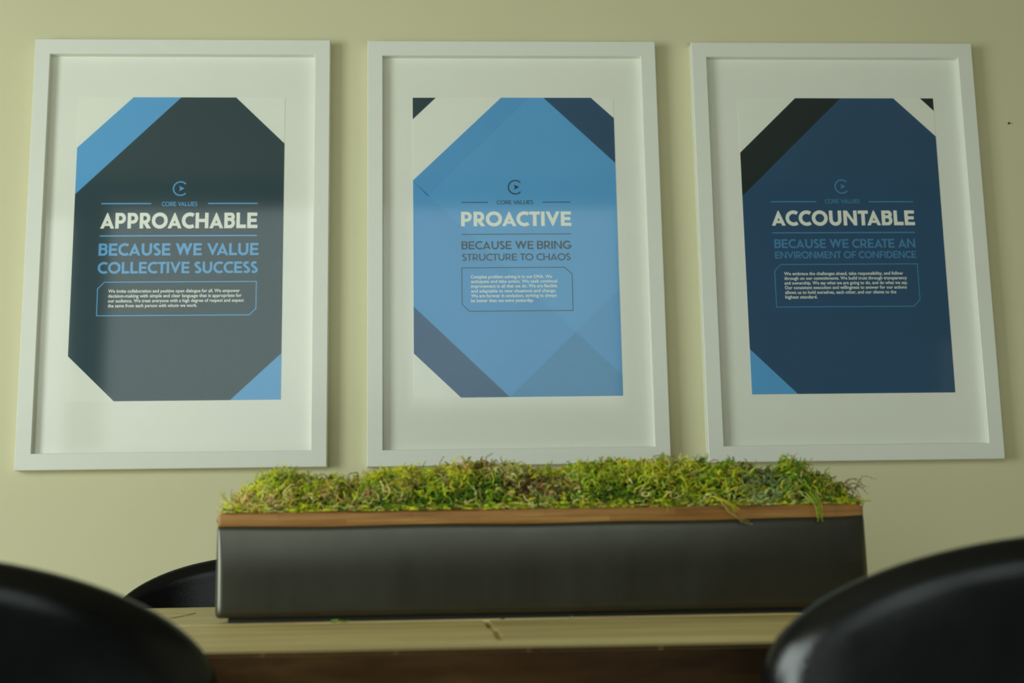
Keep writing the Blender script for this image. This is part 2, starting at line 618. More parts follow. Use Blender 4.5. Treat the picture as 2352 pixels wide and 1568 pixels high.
def word_polys(text, t):
    x, out, prev = 0.0, [], None
    for ch in text:
        if ch == ' ':
            x += 0.36
            prev = None
            continue
        g, w, lb, rb = glyph(ch, t)
        if prev is not None: x += lb + KERN.get(prev + ch, 0)
        for polys in g: out.append([[(px + x, py) for px, py in q] for q in polys])
        x += w + rb
        prev = ch
        last = rb
    return out, x - last


class Flat:
    """flat printed shapes on the sheet: local x, z in millimetres, y is the height off the sheet"""

    def __init__(self): self.bm = bmesh.new(); self.k = 0

    def poly(self, pts, lift=0.00010, mat=0):
        vs = [self.bm.verts.new((x / 1000, -lift, z / 1000)) for x, z in pts]
        f = self.bm.faces.new(vs)
        f.material_index = mat
        f.normal_update()
        if f.normal.y > 0: f.normal_flip()

    def words(self, text, x0, x1, z0, cap, t, lift=0.00030):
        shapes, w = word_polys(text, t)
        sx = (x1 - x0) / w
        for i, polys in enumerate(shapes):
            for q in polys:
                self.poly([(x0 + px * sx, z0 + py * cap) for px, py in q], lift + (i % 9) * 0.00001)

    def line(self, x0, z0, x1, z1, t):
        self.k += 1
        for q in stroke([(x0, z0), (x1, z1)], t): self.poly(q, 0.0003 + (self.k % 5) * 0.00001)


def small_text(lines, parent, m):
    """paragraph set with the built-in sans face, one mesh"""
    V, F = [], []
    for text, x0, x1, z in lines:
        cu = bpy.data.curves.new('line', 'FONT')
        cu.body = text
        cu.size = 1.0
        cu.offset = 0.018
        cu.resolution_u = 2
        o = bpy.data.objects.new('line', cu)
        COL.objects.link(o)
        dg = bpy.context.evaluated_depsgraph_get()
        me = bpy.data.meshes.new_from_object(o.evaluated_get(dg))
        n = len(me.vertices)
        co = np.zeros(n * 3)
        me.vertices.foreach_get('co', co)
        co = co.reshape(-1, 3)
        xa, xb = co[:, 0].min(), co[:, 0].max()
        base = len(V)
        s = (x1 - x0) / (xb - xa)
        sz = 11.6
        for c in co: V.append(((x0 + (c[0] - xa) * s) / 1000, -0.00032, (z + c[1] * sz) / 1000))
        for p in me.polygons: F.append([base + i for i in p.vertices])
        bpy.data.objects.remove(o)
        bpy.data.meshes.remove(me)
        bpy.data.curves.remove(cu)
    me = bpy.data.meshes.new('paragraph_lettering')
    me.from_pydata(V, [], F)
    return link_mesh('paragraph_lettering', me, m, parent)


# ------------------------------------------------------------------ the framed posters
FW, FH, IW, IH = 0.7293, 1.0712, 0.6534, 0.9930
FD = 0.030


def frame_moulding(parent):
    """mitred white moulding, bevelled edges, open centre"""
    prof = [(0.0, 0.0), (0.0, -FD + 0.0015), (0.0015, -FD), ((FW - IW) / 2 - 0.0012, -FD), ((FW - IW) / 2, -FD + 0.0012), ((FW - IW) / 2, -0.006), (0.018, -0.006), (0.018, 0.0)]
    bm = bmesh.new()
    cs = [(-1, -1), (1, -1), (1, 1), (-1, 1)]
    bh = (FH - IH) / 2
    bw = (FW - IW) / 2
    for i in range(4):
        a, b = cs[i], cs[(i + 1) % 4]
        ra, rb = [], []
        for d, y in prof:
            k = d / bw
            ra.append(bm.verts.new((a[0] * (FW / 2 - k * bw), y, a[1] * (FH / 2 - k * bh))))
            rb.append(bm.verts.new((b[0] * (FW / 2 - k * bw), y, b[1] * (FH / 2 - k * bh))))
        n = len(prof)
        for j in range(n):
            bm.faces.new((ra[j], ra[(j + 1) % n], rb[(j + 1) % n], rb[j]))
    bmesh.ops.recalc_face_normals(bm, faces=list(bm.faces))
    return obj('frame_moulding', bm, M['frame'], parent)


def poster(spec):
    root = empty('framed_poster', (spec['x'], 0.0, spec['z']))
    root.rotation_euler = (0, -spec['rot'], 0)
    tag(root, spec['label'], 'framed poster', 'framed posters on the cream wall')
    frame_moulding(root)
    box_obj('mat_board', (-IW / 2 - .012, IW / 2 + .012, -0.0110, -0.0062, -IH / 2 - .012, IH / 2 + .012), M['mat'], root)
    box_obj('glazing', (-IW / 2 - .004, IW / 2 + .004, -0.0160, -0.0145, -IH / 2 - .004, IH / 2 + .004), M['acrylic'], root)
    # the printed sheet: paper with flat colour fields
    fl = Flat()
    names = ['paper'] + sorted({m for m, _, _ in spec['fields']})
    add_box(fl.bm, -0.254, 0.254, 0.0, 0.0006, -0.381, 0.381, 0)
    for mname, lift, pts in spec['fields']:
        fl.poly(pts, 0.0001 * lift, names.index(mname))
    sheet = obj('poster_sheet', fl.bm, [M[n] for n in names], root)
    sheet.location = (spec['px'], -0.0117, spec['pz'])
    acc = M[spec['accent']]
    # round emblem: open ring with an arrowhead in it
    fl = Flat()
    ex, ez, er = spec['emblem']
    for q in stroke(ring_arc(ex, ez, er, er, 42, 318, 40), spec['ring']): fl.poly(q, 0.0003)
    for q in ([(0.58, 0.02), (-0.22, 0.40), (-0.06, 0.02)], [(-0.06, 0.02), (-0.22, -0.38), (0.58, 0.02)]):
        fl.poly([(ex + a * er, ez + b * er) for a, b in q], 0.0003)
    obj('emblem', fl.bm, acc, sheet)
    fl = Flat()
    for text, x0, x1, z, cap, t in spec['small']: fl.words(text, x0, x1, z, cap, t)
    obj('caption_lettering', fl.bm, acc, sheet)
    fl = Flat()
    for text, x0, x1, z, cap, t in spec['big']: fl.words(text, x0, x1, z, cap, t)
    obj('heading_lettering', fl.bm, M['paper'], sheet)
    fl = Flat()
    for text, x0, x1, z, cap, t in spec['sub']: fl.words(text, x0, x1, z, cap, t)
    obj('subheading_lettering', fl.bm, acc, sheet)
    for l in spec['lines']:
        fl = Flat()
        fl.line(*l)
        obj('rule_line', fl.bm, acc, sheet)
    fl = Flat()
    b = spec['box']
    for p, q in zip(b, b[1:] + b[:1]):
        d = math.hypot(q[0] - p[0], q[1] - p[1])
        e = spec['boxw'] * 0.4 / d
        fl.line(p[0] - (q[0] - p[0]) * e, p[1] - (q[1] - p[1]) * e, q[0] + (q[0] - p[0]) * e, q[1] + (q[1] - p[1]) * e, spec['boxw'])
    obj('text_border', fl.bm, acc, sheet)
    small_text(spec['body'], sheet, M['paper'])
    return root


ZC = 1.49277
poster(dict(
    x=-0.7383, z=ZC + 0.0792, rot=-0.0004, px=-0.0026, pz=0.0090, accent='ink_sky', ring=3.4, boxw=2.3,
    label='white framed charcoal poster reading APPROACHABLE, leftmost of the three on the wall',
    fields=[('ink_charcoal', 1, [(-2.6, 381), (132.5, 381), (254, 261), (254, -268), (133.2, -381), (-141.8, -381), (-254, -271.4), (-254, 131)]),
            ('ink_sky', 1, [(-120.5, 381), (-2.6, 381), (-254, 131), (-254, 250)]),
            ('ink_sky', 1, [(254, -268), (254, -381), (133.2, -381)])],
    emblem=(1.5, 145, 17.2), small=[('CORE VALUES', -43, 43.8, 100.5, 11.0, .17)],
    big=[('APPROACHABLE', -190, 191, 44, 39.6, .235)],
    sub=[('BECAUSE WE VALUE', -191.4, 195, -24, 30.6, .205), ('COLLECTIVE SUCCESS', -192, 194, -68.6, 28.6, .205)],
    lines=[(-189.6, 107, -68.4, 107, 3.2), (69.6, 107, 190.8, 107, 3.2), (-190, 25.5, 190.6, 25.5, 3.2)],
    box=[(-174.3, -90), (191, -90), (191, -157.2), (174.8, -172.9), (-190.3, -172.9), (-190.3, -106.3)],
    body=[('We invite collaboration and positive open dialogue for all. We empower', -164.5, 151.6, -116.1),
          ('decision-making with simple and clear language that is appropriate for', -164.5, 156.1, -128.1),
          ('our audience. We treat everyone with a high degree of respect and expect', -164.5, 161.6, -140.2),
          ('the same from each person with whom we work.', -164.3, 49.3, -152.3)]))
poster(dict(
    x=0.0850, z=ZC + 0.0778, rot=0.0010, px=0.0014, pz=0.0107, accent='ink_charcoal', ring=3.0, boxw=1.9,
    label='white framed sky blue poster reading PROACTIVE, middle of the three on the wall',
    fields=[('ink_charcoal', 1, [(-254, 381), (-195.6, 381), (-254, 323.9)]),
            ('ink_sky', 1, [(-31.3, 381), (76.3, 381), (254, 209), (254, -381), (-22, -381), (-254, -155), (-254, 165)]),
            ('ink_sky_mid', 2, [(-31.3, 381), (40, 381), (-217, 125), (-254, 163)]),
            ('ink_sky_mid', 2, [(-254, 163), (143, -222), (-22, -381), (-254, -155)]),
            ('ink_sky_mid', 2, [(143, -222), (254, -115.7), (254, -330)]),
            ('ink_sky_deep', 2, [(143, -222), (254, -330), (254, -381), (-22, -381)]),
            ('ink_navy', 1, [(76.3, 381), (197, 381), (254, 327), (254, 209)]),
            ('ink_steel', 1, [(-254, -155), (-22, -381), (-140.3, -381), (-254, -271.7)])],
    emblem=(0.8, 146.5, 17.4), small=[('CORE VALUES', -46, 44.7, 102.6, 10.0, .155)],
    big=[('PROACTIVE', -135.4, 139, 46.4, 37.2, .235)],
    sub=[('BECAUSE WE BRING', -135.1, 137, -12.5, 20.6, .180), ('STRUCTURE TO CHAOS', -134.3, 135.2, -41.2, 17.4, .165)],
    lines=[(-134.9, 107.6, -67.8, 107.6, 2.0), (68, 107.6, 137.9, 107.6, 2.0), (-134.7, 25.9, 138, 25.9, 2.0)],
    box=[(-135.1, -59.2), (120.1, -59.2), (137.6, -76.4), (137.6, -168.3), (-117.1, -168.3), (-135.1, -151.1)],
    body=[('Complex problem solving is in our DNA. We', -113.2, 87.6, -85.8),
          ('anticipate and take action. We seek continual', -112.7, 100.3, -97.4),
          ('improvement in all that we do. We are flexible', -112.7, 99.5, -109.4),
          ('and adaptable to new situations and change.', -112.8, 97.0, -121.5),
          ('We are forever in evolution, striving to always', -113, 98.4, -133.5),
          ('be better than we were yesterday.', -113, 41.1, -145.6)]))
poster(dict(
    x=0.9067, z=ZC + 0.0767, rot=-0.0003, px=0.0063, pz=0.0118, accent='ink_accent', ring=3.4, boxw=2.2,
    label='white framed navy poster reading ACCOUNTABLE, rightmost of the three on the wall',
    fields=[('ink_navy', 1, [(12.2, 381), (150.1, 381), (254, 279), (254, -381), (-139.6, -381), (-254, -268), (-254, 122)]),
            ('ink_black', 1, [(-105.3, 381), (12.2, 381), (-254, 122), (-254, 236)]),
            ('ink_sky', 1, [(-254, -268), (-139.6, -381), (-254, -381)]),
            ('ink_black', 1, [(220, 381), (254, 381), (254, 347)])],
    emblem=(1.6, 146.5, 17.2), small=[('CORE VALUES', -44.2, 45.4, 102.8, 10.6, .165)],
    big=[('ACCOUNTABLE', -182.5, 183.5, 45, 38.6, .235)],
    sub=[('BECAUSE WE CREATE AN', -178.8, 179.9, -13, 22.8, .195), ('ENVIRONMENT OF CONFIDENCE', -178.6, 180.8, -39.6, 17.8, .180)],
    lines=[(-183.1, 107, -65.8, 107, 3.0), (68, 106.4, 182.3, 106.4, 3.0), (-182.3, 26.4, 182.1, 26.4, 3.0)],
    box=[(-165.6, -55), (182, -55), (182, -146.3), (165.3, -163.3), (-181.5, -163.3), (-181.5, -71.4)],
    body=[('We embrace the challenges ahead, take responsibility, and follow', -158.3, 143.3, -82.4),
          ('through on our commitments. We build trust through transparency', -158.3, 153.0, -94.3),
          ('and ownership. We say what we are going to do, and do what we say.', -158.4, 153.8, -106.3),
          ('Our consistent execution and willingness to answer for our actions', -158.4, 150.8, -118.0),
          ('allows us to hold ourselves, each other, and our clients to the', -158.1, 123.3, -130.1),
          ('highest standard.', -158.1, -77.0, -141.9)]))

bm = bmesh.new()
tube(bm, [(0, 0.0, 0), (0, -0.004, 0)], 0.0017, 10)
tube(bm, [(0, -0.004, 0), (0, -0.0052, 0)], 0.0026, 12)
nail = obj('nail', bm, M['steel'])
nail.location = (1.3653, 0.0, 1.8985)
tag(nail, 'tiny dark nail head in the bare wall right of the navy poster', 'nail')

# ------------------------------------------------------------------ table
TZ = 0.74
table = empty('conference_table', (0.0, -1.36, 0.0))
tag(table, 'rustic plank-topped wooden table holding the moss planter', 'table')


def table_top():
    random.seed(5)
    bm = bmesh.new()
    lay = bm.loops.layers.float_color.new('plank')
    rows = [(-1.955, -1.838, [-1.15, 0.55, 1.15]), (-1.838, -1.640, [-1.15, -0.0365, 1.15]), (-1.640, -1.440, [-1.15, -0.0395, 0.72, 1.15]),
            (-1.440, -1.235, [-1.15, -0.70, 0.38, 1.15]), (-1.235, -1.005, [-1.15, -0.477, 0.50, 1.15]), (-1.005, -0.775, [-1.15, 0.1, 1.15])]
    for r, (y0, y1, xs) in enumerate(rows):
        for x0, x1 in zip(xs, xs[1:]):
            g = 0.0012
            tone = random.random()
            if r in (1, 2): tone = 0.95 if x1 < 0 else 0.35
            dz = random.uniform(-0.0012, 0.0)
            sub = bmesh.new()
            v, fs = add_box(sub, x0 + g, x1 - g, y0 + g * .4, y1 - g * .4, TZ - 0.050, TZ + dz)
            if r == 0:
                # the near edge is hand cut and not quite straight
                bmesh.ops.subdivide_edges(sub, edges=[e for e in sub.edges if abs(e.verts[0].co.x - e.verts[1].co.x) > 0.1], cuts=14)
                for q in sub.verts:
                    if q.co.y < -1.95:
                        x = q.co.x
                        q.co.y += 0.016 - 0.022 * min(1, max(0, (x + 0.25) / 0.5)) + 0.004 * math.sin(9 * x) + 0.002 * math.sin(31 * x + 1)
            bmesh.ops.bevel(sub, geom=[e for e in sub.edges if all(q.co.z > TZ - 0.01 for q in e.verts)], offset=0.0028, segments=2, affect='EDGES')
            me = bpy.data.meshes.new('plank')
            sub.to_mesh(me)
            sub.free()
            k0 = len(bm.faces)
            bm.from_mesh(me)
            bpy.data.meshes.remove(me)
            bm.faces.ensure_lookup_table()
            a, b = random.random(), random.random()
            for f in bm.faces[k0:]:
                f.normal_update()
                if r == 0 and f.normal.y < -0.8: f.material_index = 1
                for l in f.loops: l[lay] = (tone, a, b, 1)
    for v in bm.verts: v.co.y += 1.36
    return obj('plank_top', bm, [M['table'], M['edge']], table)


table_top()


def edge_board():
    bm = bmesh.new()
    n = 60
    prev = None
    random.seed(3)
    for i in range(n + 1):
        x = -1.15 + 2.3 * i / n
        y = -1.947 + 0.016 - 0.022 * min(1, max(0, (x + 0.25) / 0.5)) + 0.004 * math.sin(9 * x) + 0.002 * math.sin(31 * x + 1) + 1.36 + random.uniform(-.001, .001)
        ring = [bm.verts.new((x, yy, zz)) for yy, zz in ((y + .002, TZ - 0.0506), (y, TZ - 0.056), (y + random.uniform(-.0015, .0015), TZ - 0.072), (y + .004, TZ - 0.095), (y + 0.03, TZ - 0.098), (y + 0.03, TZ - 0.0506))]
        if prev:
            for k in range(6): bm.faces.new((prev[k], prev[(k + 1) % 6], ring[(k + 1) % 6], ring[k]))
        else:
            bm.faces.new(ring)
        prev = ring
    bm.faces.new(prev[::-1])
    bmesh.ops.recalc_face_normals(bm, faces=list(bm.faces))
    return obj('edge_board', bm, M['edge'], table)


edge_board()
bm = bmesh.new()
add_box(bm, -1.14, 1.14, 0.548, 0.578, TZ - 0.095, TZ - 0.0506)
add_box(bm, -1.14, -1.11, -0.54, 0.546, TZ - 0.095, TZ - 0.0506)
add_box(bm, 1.11, 1.14, -0.54, 0.546, TZ - 0.095, TZ - 0.0506)
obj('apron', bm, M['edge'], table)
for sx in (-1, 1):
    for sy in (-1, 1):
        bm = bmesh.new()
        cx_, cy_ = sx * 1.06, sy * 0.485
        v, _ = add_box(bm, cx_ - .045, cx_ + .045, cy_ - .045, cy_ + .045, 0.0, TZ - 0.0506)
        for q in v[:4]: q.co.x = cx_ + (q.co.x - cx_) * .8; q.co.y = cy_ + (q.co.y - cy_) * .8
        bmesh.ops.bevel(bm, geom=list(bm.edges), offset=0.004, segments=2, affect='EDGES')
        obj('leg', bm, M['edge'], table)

# ------------------------------------------------------------------ planter
PX0, PX1, PYF, PYB = -0.3795, 0.4570, -1.4214, -1.2650
RIMZ, GLZ = 0.8775, 0.8612
planter = empty('planter', ((PX0 + PX1) / 2, (PYF + PYB) / 2, TZ))
tag(planter, 'long charcoal planter trough with raw wood rim, on the table', 'planter')
PC = Vector(planter.location)


def rounded_loop(x0, x1, y0, y1, r, n=6, nx=40):
    pts = []
    for i in range(nx): pts.append((x0 + r + (x1 - x0 - 2 * r) * i / nx, y0))
    for cx_, cy_, a in ((x1 - r, y0 + r, -90), (x1 - r, y1 - r, 0), (x0 + r, y1 - r, 90), (x0 + r, y0 + r, 180)):
        for k in range(n + 1):
            if a == 180 and k == n: continue
            pts.append((cx_ + r * math.cos(rad(a + 90 * k / n)), cy_ + r * math.sin(rad(a + 90 * k / n))))
        if a == 0:
            for i in range(1, nx): pts.append((x1 - r - (x1 - x0 - 2 * r) * i / nx, y1))
    return pts


def edge_wave(x):
    """where the glaze stops below the wood: an uneven hand-dipped line"""
    u = (x - PX0) / (PX1 - PX0)
    return -0.0018 * math.exp(-((u - .11) / .10) ** 2) + 0.0012 * math.sin(5 * u + 2.2) + 0.0005 * math.sin(23 * u) + 0.0028 * max(0, (u - .94) / .06) ** 2


def shell(rows, m, name, parent, r=0.012, waves=None, cap=None):
    """stacked rounded rectangles: each row (inset, z)"""
    bm = bmesh.new()
    prev = None
    for j, (ins, z) in enumerate(rows):
        ex = 0.06 if 0.7535 < z < RIMZ - 0.003 else 0.6
        loop = rounded_loop(PX0 + ins * ex, PX1 - ins * ex, PYF + ins, PYB - ins, max(0.002, r - min(ins, r * .6)))
        ring = []
        for x, y in loop:
            zz = z + (edge_wave(x) * waves[j] if waves else 0)
            ring.append(bm.verts.new((x - PC.x, y - PC.y, zz - TZ)))
        if prev:
            n = len(ring)
            for k in range(n): bm.faces.new((prev[k], prev[(k + 1) % n], ring[(k + 1) % n], ring[k]))
        elif cap:
            bm.faces.new(ring[::-1])
        prev = ring
    if cap == 'both': bm.faces.new(prev)
    bmesh.ops.recalc_face_normals(bm, faces=list(bm.faces))
    return obj(name, bm, m, parent, True)


# glazed body: gently crowned sides, rolled foot and rounded upper lip
rows = [(0.0075, 0.7462), (0.0035, 0.7470), (0.0010, 0.7495), (0.0, 0.7535)]
for k in range(1, 15):
    z = 0.7535 + (GLZ - 0.7535) * k / 15
    s = max(0, (z - 0.800) / 0.061)
    rows.append((0.0035 * k / 15 + 0.0048 * s ** 1.9, z))
rows += [(0.0088, GLZ - 0.0012), (0.0100, GLZ - 0.0002), (0.0120, GLZ)]
shell(rows, M['glaze'], 'body', planter, waves=[max(0, (z - 0.78) / 0.081) for _, z in rows], cap='bottom')
shell([(0.0112, GLZ - 0.006), (0.0092, GLZ - 0.004), (0.0086, GLZ + 0.006), (0.0084, RIMZ - 0.0035), (0.0088, RIMZ - 0.001), (0.0110, RIMZ), (0.0165, RIMZ), (0.0185, RIMZ - 0.003), (0.0185, RIMZ - 0.035)],
      M['rim'], 'rim', planter)
bm = bmesh.new()
add_box(bm, PX0 + .016 - PC.x, PX1 - .016 - PC.x, PYF + .012 - PC.y, PYB - .012 - PC.y, 0.0, 0.0065)
obj('foot', bm, M['black_metal'], planter)

# ------------------------------------------------------------------ moss
SIL = [(-0.383, 0.892), (-0.366, 0.902), (-0.346, 0.920), (-0.321, 0.930), (-0.292, 0.929), (-0.275, 0.922), (-0.252, 0.922), (-0.217, 0.922), (-0.189, 0.925), (-0.16, 0.929),
       (-0.137, 0.938), (-0.114, 0.936), (-0.085, 0.940), (-0.061, 0.942), (-0.038, 0.942), (-0.015, 0.937), (0.014, 0.937), (0.043, 0.935), (0.073, 0.935), (0.09, 0.941),
       (0.12, 0.936), (0.149, 0.940), (0.179, 0.944), (0.208, 0.943), (0.226, 0.937), (0.249, 0.939), (0.279, 0.938), (0.309, 0.936), (0.338, 0.931), (0.362, 0.931),
       (0.377, 0.940), (0.398, 0.929), (0.415, 0.922), (0.438, 0.912), (0.456, 0.898), (0.466, 0.884)]
SX = np.array([s[0] for s in SIL])
SZ = np.array([s[1] for s in SIL])
MX0, MX1 = PX0 + 0.010, PX1 - 0.004
MYF, MYB = PYF + 0.012, PYB - 0.012


def vnoise(x, y, seed, cell):
    rs = np.random.RandomState(seed)
    g = rs.rand(64, 64)
    u, v = x / cell + 20, y / cell + 20
    iu, iv = np.floor(u).astype(int), np.floor(v).astype(int)
    fu, fv = u - iu, v - iv
    fu, fv = fu * fu * (3 - 2 * fu), fv * fv * (3 - 2 * fv)
    q = lambda a, b: g[a % 64, b % 64]
    return (q(iu, iv) * (1 - fu) + q(iu + 1, iv) * fu) * (1 - fv) + (q(iu, iv + 1) * (1 - fu) + q(iu + 1, iv + 1) * fu) * fv


def mound(x, y):
    """height of the moss cushion"""
    top = np.interp(x, SX, SZ) - 0.004
    u = np.clip((y - (MYF + MYB) / 2) / ((MYB - MYF) / 2), -1, 1)
    prof = (1 - np.abs(u) ** 2.6) ** 0.55
    e = np.clip(np.minimum(x - (MX0 - .012), (MX1 + .012) - x) / 0.05, 0, 1)
    prof = prof * (0.25 + 0.75 * np.sqrt(e))
    z = RIMZ - 0.006 + (top - RIMZ + 0.006) * prof
    lump = (vnoise(x, y + z * .7, 3, 0.035) - .5) * 0.018 + (vnoise(x, y + z, 4, 0.014) - .5) * 0.012
    return z + lump * np.clip(prof * 1.5, 0, 1) - 0.003


def build_moss():
    rs = np.random.RandomState(11)
    V, F, C, MI = [], [], [], []
    # dry cushion underneath
    nx, ny = 150, 34
    gx = np.linspace(MX0, MX1, nx)
    # rows closer together near the front so the steep face stays smooth
    uu = np.sin(np.linspace(-math.pi / 2, math.pi / 2, ny))
    gy = (MYF + MYB) / 2 + uu * (MYB - MYF) / 2
    X, Y = np.meshgrid(gx, gy, indexing='ij')
    Z = np.maximum(mound(X, Y) - 0.007, RIMZ - 0.016)
    base = np.stack([X, Y, Z], -1).reshape(-1, 3)
    idx = np.arange(nx * ny).reshape(nx, ny)
    quads = np.stack([idx[:-1, :-1], idx[1:, :-1], idx[1:, 1:], idx[:-1, 1:]], -1).reshape(-1, 4)
    core_v, core_f = base, quads

    # roots of the strands, spread by area of the cushion
    NS = 21000
    px = rs.uniform(MX0 - .002, MX1 + .002, NS * 4)
    th = rs.uniform(-math.pi / 2, math.pi / 2, NS * 4)
    py = (MYF + MYB) / 2 + np.sin(th) * (MYB - MYF) / 2
    keep = (rs.rand(NS * 4) < np.where(py < (MYF + MYB) / 2 + 0.02, 1.0, 0.35))
    px, py = px[keep][:NS], py[keep][:NS]
    NS = len(px)
    # two thirds of the strands stand in tufts
    NTUFT = 620
    tx = rs.uniform(MX0 + .002, MX1 - .002, NTUFT)
    tth = rs.uniform(-math.pi / 2, math.pi / 2, NTUFT)
    ty = (MYF + MYB) / 2 + np.sin(tth) * (MYB - MYF) / 2 * .97
    tr = rs.uniform(.0025, .0065, NTUFT)
    th_ = rs.uniform(-.001, .006, NTUFT)
    own = rs.randint(0, NTUFT, NS)
    tufted = rs.rand(NS) < 0.58
    ox, oy = rs.normal(0, 1, NS), rs.normal(0, 1, NS)
    px = np.where(tufted, np.clip(tx[own] + ox * tr[own], MX0 - .002, MX1 + .002), px)
    py = np.where(tufted, np.clip(ty[own] + oy * tr[own] * .7, MYF, MYB), py)
    pz = mound(px, py) + np.where(tufted, th_[own], -.002)
    e = 0.003
    nxv = -(mound(px + e, py) - mound(px - e, py)) / (2 * e)
    nyv = -(mound(px, np.minimum(py + e, MYB)) - mound(px, np.maximum(py - e, MYF))) / (2 * e)
    nrm = np.stack([np.clip(nxv, -2.5, 2.5), np.clip(nyv, -4, 4), np.ones(NS)], -1)
    nrm /= np.linalg.norm(nrm, axis=1, keepdims=True)

    # colour by clump: each clump its own kind of moss
    pal = dict(yellow=(0.72, 0.68, 0.050), lime=(0.50, 0.60, 0.055), green=(0.25, 0.40, 0.035), deep=(0.11, 0.20, 0.025), olive=(0.42, 0.38, 0.070),
               tan=(0.66, 0.47, 0.19), brown=(0.27, 0.15, 0.065), grey=(0.36, 0.45, 0.20), pale=(0.70, 0.70, 0.26))
    keys = list(pal)
    P = np.minimum(np.array([pal[k] for k in keys]) * 1.35, 0.92)
    wts = np.tile(np.array([.27, .22, .15, .07, .13, .08, .03, .02, .03]), (NS, 1))
    K = {k: i for i, k in enumerate(keys)}

    def patch(cx, cz, rx, rz, **w):
        d = ((px - cx) / rx) ** 2 + ((pz - cz) / rz) ** 2
        g = np.exp(-d)[:, None]
        t = np.zeros(len(keys))
        for k, v in w.items(): t[K[k]] = v
        wts[:] = wts * (1 - np.clip(g * 1.15, 0, 1)) + t * np.clip(g * 1.15, 0, 1)

    patch(-0.33, 0.915, .05, .022, yellow=.55, pale=.25, lime=.2)
    patch(-0.34, 0.888, .045, .012, tan=.55, pale=.25, yellow=.2)
    patch(-0.235, 0.893, .055, .014, tan=.40, olive=.3, pale=.2, deep=.1)
    patch(-0.12, 0.888, .09, .012, deep=.55, green=.35, olive=.1)
    patch(-0.12, 0.925, .09, .014, yellow=.35, olive=.3, lime=.25, tan=.1)
    patch(-0.045, 0.937, .035, .010, olive=.4, brown=.3, tan=.3)
    patch(-0.03, 0.900, .035, .020, green=.55, deep=.45)
    patch(0.015, 0.930, .030, .012, pale=.55, lime=.3, tan=.15)
    patch(0.035, 0.903, .040, .018, brown=.35, tan=.4, grey=.2, pale=.05)
    patch(0.11, 0.925, .05, .016, yellow=.35, lime=.4, green=.25)
    patch(0.13, 0.893, .06, .012, green=.5, deep=.3, yellow=.2)
    patch(0.19, 0.932, .05, .014, yellow=.65, lime=.2, olive=.15)
    patch(0.245, 0.915, .035, .02, lime=.35, yellow=.25, green=.3, tan=.1)
    patch(0.335, 0.910, .034, .028, grey=.75, green=.15, brown=.10)
    patch(0.372, 0.930, .022, .012, lime=.6, green=.4)
    patch(0.40, 0.905, .035, .020, green=.55, deep=.2, olive=.25)
    patch(0.445, 0.900, .022, .02, brown=.3, olive=.45, green=.25)
    wts /= wts.sum(1, keepdims=True)
    cum = np.cumsum(wts, 1)
    # neighbours in a small tuft share a colour
    tcol = rs.rand(NTUFT)
    pick = np.clip(vnoise(px, py + pz, 21, 0.011) * 1.7 - .35 + rs.normal(0, .22, NS), 0, .9999)
    pick = np.where(tufted, np.clip(tcol[own] + rs.normal(0, .07, NS), 0, .9999), pick)
    ci = np.minimum((cum < pick[:, None]).sum(1), len(keys) - 1)
    tb = rs.uniform(0.65, 1.2, NTUFT)
    col = P[ci] * np.where(tufted, tb[own], 1.0)[:, None] * rs.uniform(0.75, 1.2, (NS, 1)) * rs.uniform(0.93, 1.07, (NS, 3))

    # curly stems with tiny leaves
    nseg = 8
    L = np.where(tufted, rs.uniform(0.008, 0.018, NS), rs.uniform(0.012, 0.026, NS))
    wild = rs.rand(NS) < 0.03
    L[wild] *= 1.5
    tang = rs.normal(0, 1, (NS, 3))
    tang[:, 2] *= 0.6
    tang += np.where(tufted[:, None], np.stack([ox, oy * .7, 0 * ox], -1) * .8, 0)
    d = nrm * rs.uniform(0.2, 0.85, (NS, 1)) + tang * 0.5
    d /= np.linalg.norm(d, axis=1, keepdims=True)
    up = np.array([0, 0, 1.0])
    ax = np.cross(d, nrm) + rs.normal(0, .35, (NS, 3))
    ax /= np.linalg.norm(ax, axis=1, keepdims=True)
    curl = rs.uniform(0.25, 0.75, NS) * rs.choice([-1, 1], NS)
    p = np.stack([px, py, pz], -1) - nrm * 0.003
    pts, dirs = [p.copy()], [d.copy()]
    for k in range(nseg):
        step = (L / nseg)[:, None]
        p = p + d * step
        a = (curl * rs.uniform(.6, 1.4, NS))[:, None]
        d = d * np.cos(a) + np.cross(ax, d) * np.sin(a) + rs.normal(0, .22, (NS, 3)) - up * 0.06
        d /= np.linalg.norm(d, axis=1, keepdims=True)
        pts.append(p.copy())
        dirs.append(d.copy())
    lift = rs.rand(NS) ** 2
    for k in range(nseg + 1):
        q = pts[k]
        q[:, 1] = np.maximum(q[:, 1], PYF + 0.006)
        near = q[:, 1] < PYF + 0.0185
        q[near, 2] = np.maximum(q[near, 2], (RIMZ + 0.0006 + 0.0075 * lift)[near])
    # strands that hang over the rim, and loose wisps at the ends, placed one by one
    extra = []

    def hang(path, c, r=.0011):
        path = np.array(path, float)
        tt = np.linspace(0, len(path) - 1, nseg + 1)
        extra.append((np.stack([np.interp(tt, np.arange(len(path)), path[:, i]) for i in range(3)], -1), np.array(c), r))

    yf = PYF - 0.0015
    for q in range(3):
        o = q * .0022
        hang([(0.262 + o, MYF, .892), (0.268 + o, yf - .003, .880), (0.276 + o, yf - .002, .869), (0.288 + o, yf, .861 - o), (0.302 + o, yf + .001, .857 - o)][:5 - (q % 2)], pal['olive'] if q else pal['tan'])
        hang([(0.258 + o, MYF, .890), (0.267 + o, yf - .004, .884), (0.279 + o, yf - .003, .877), (0.285 + o, yf - .002, .868 + o)], pal['yellow'])
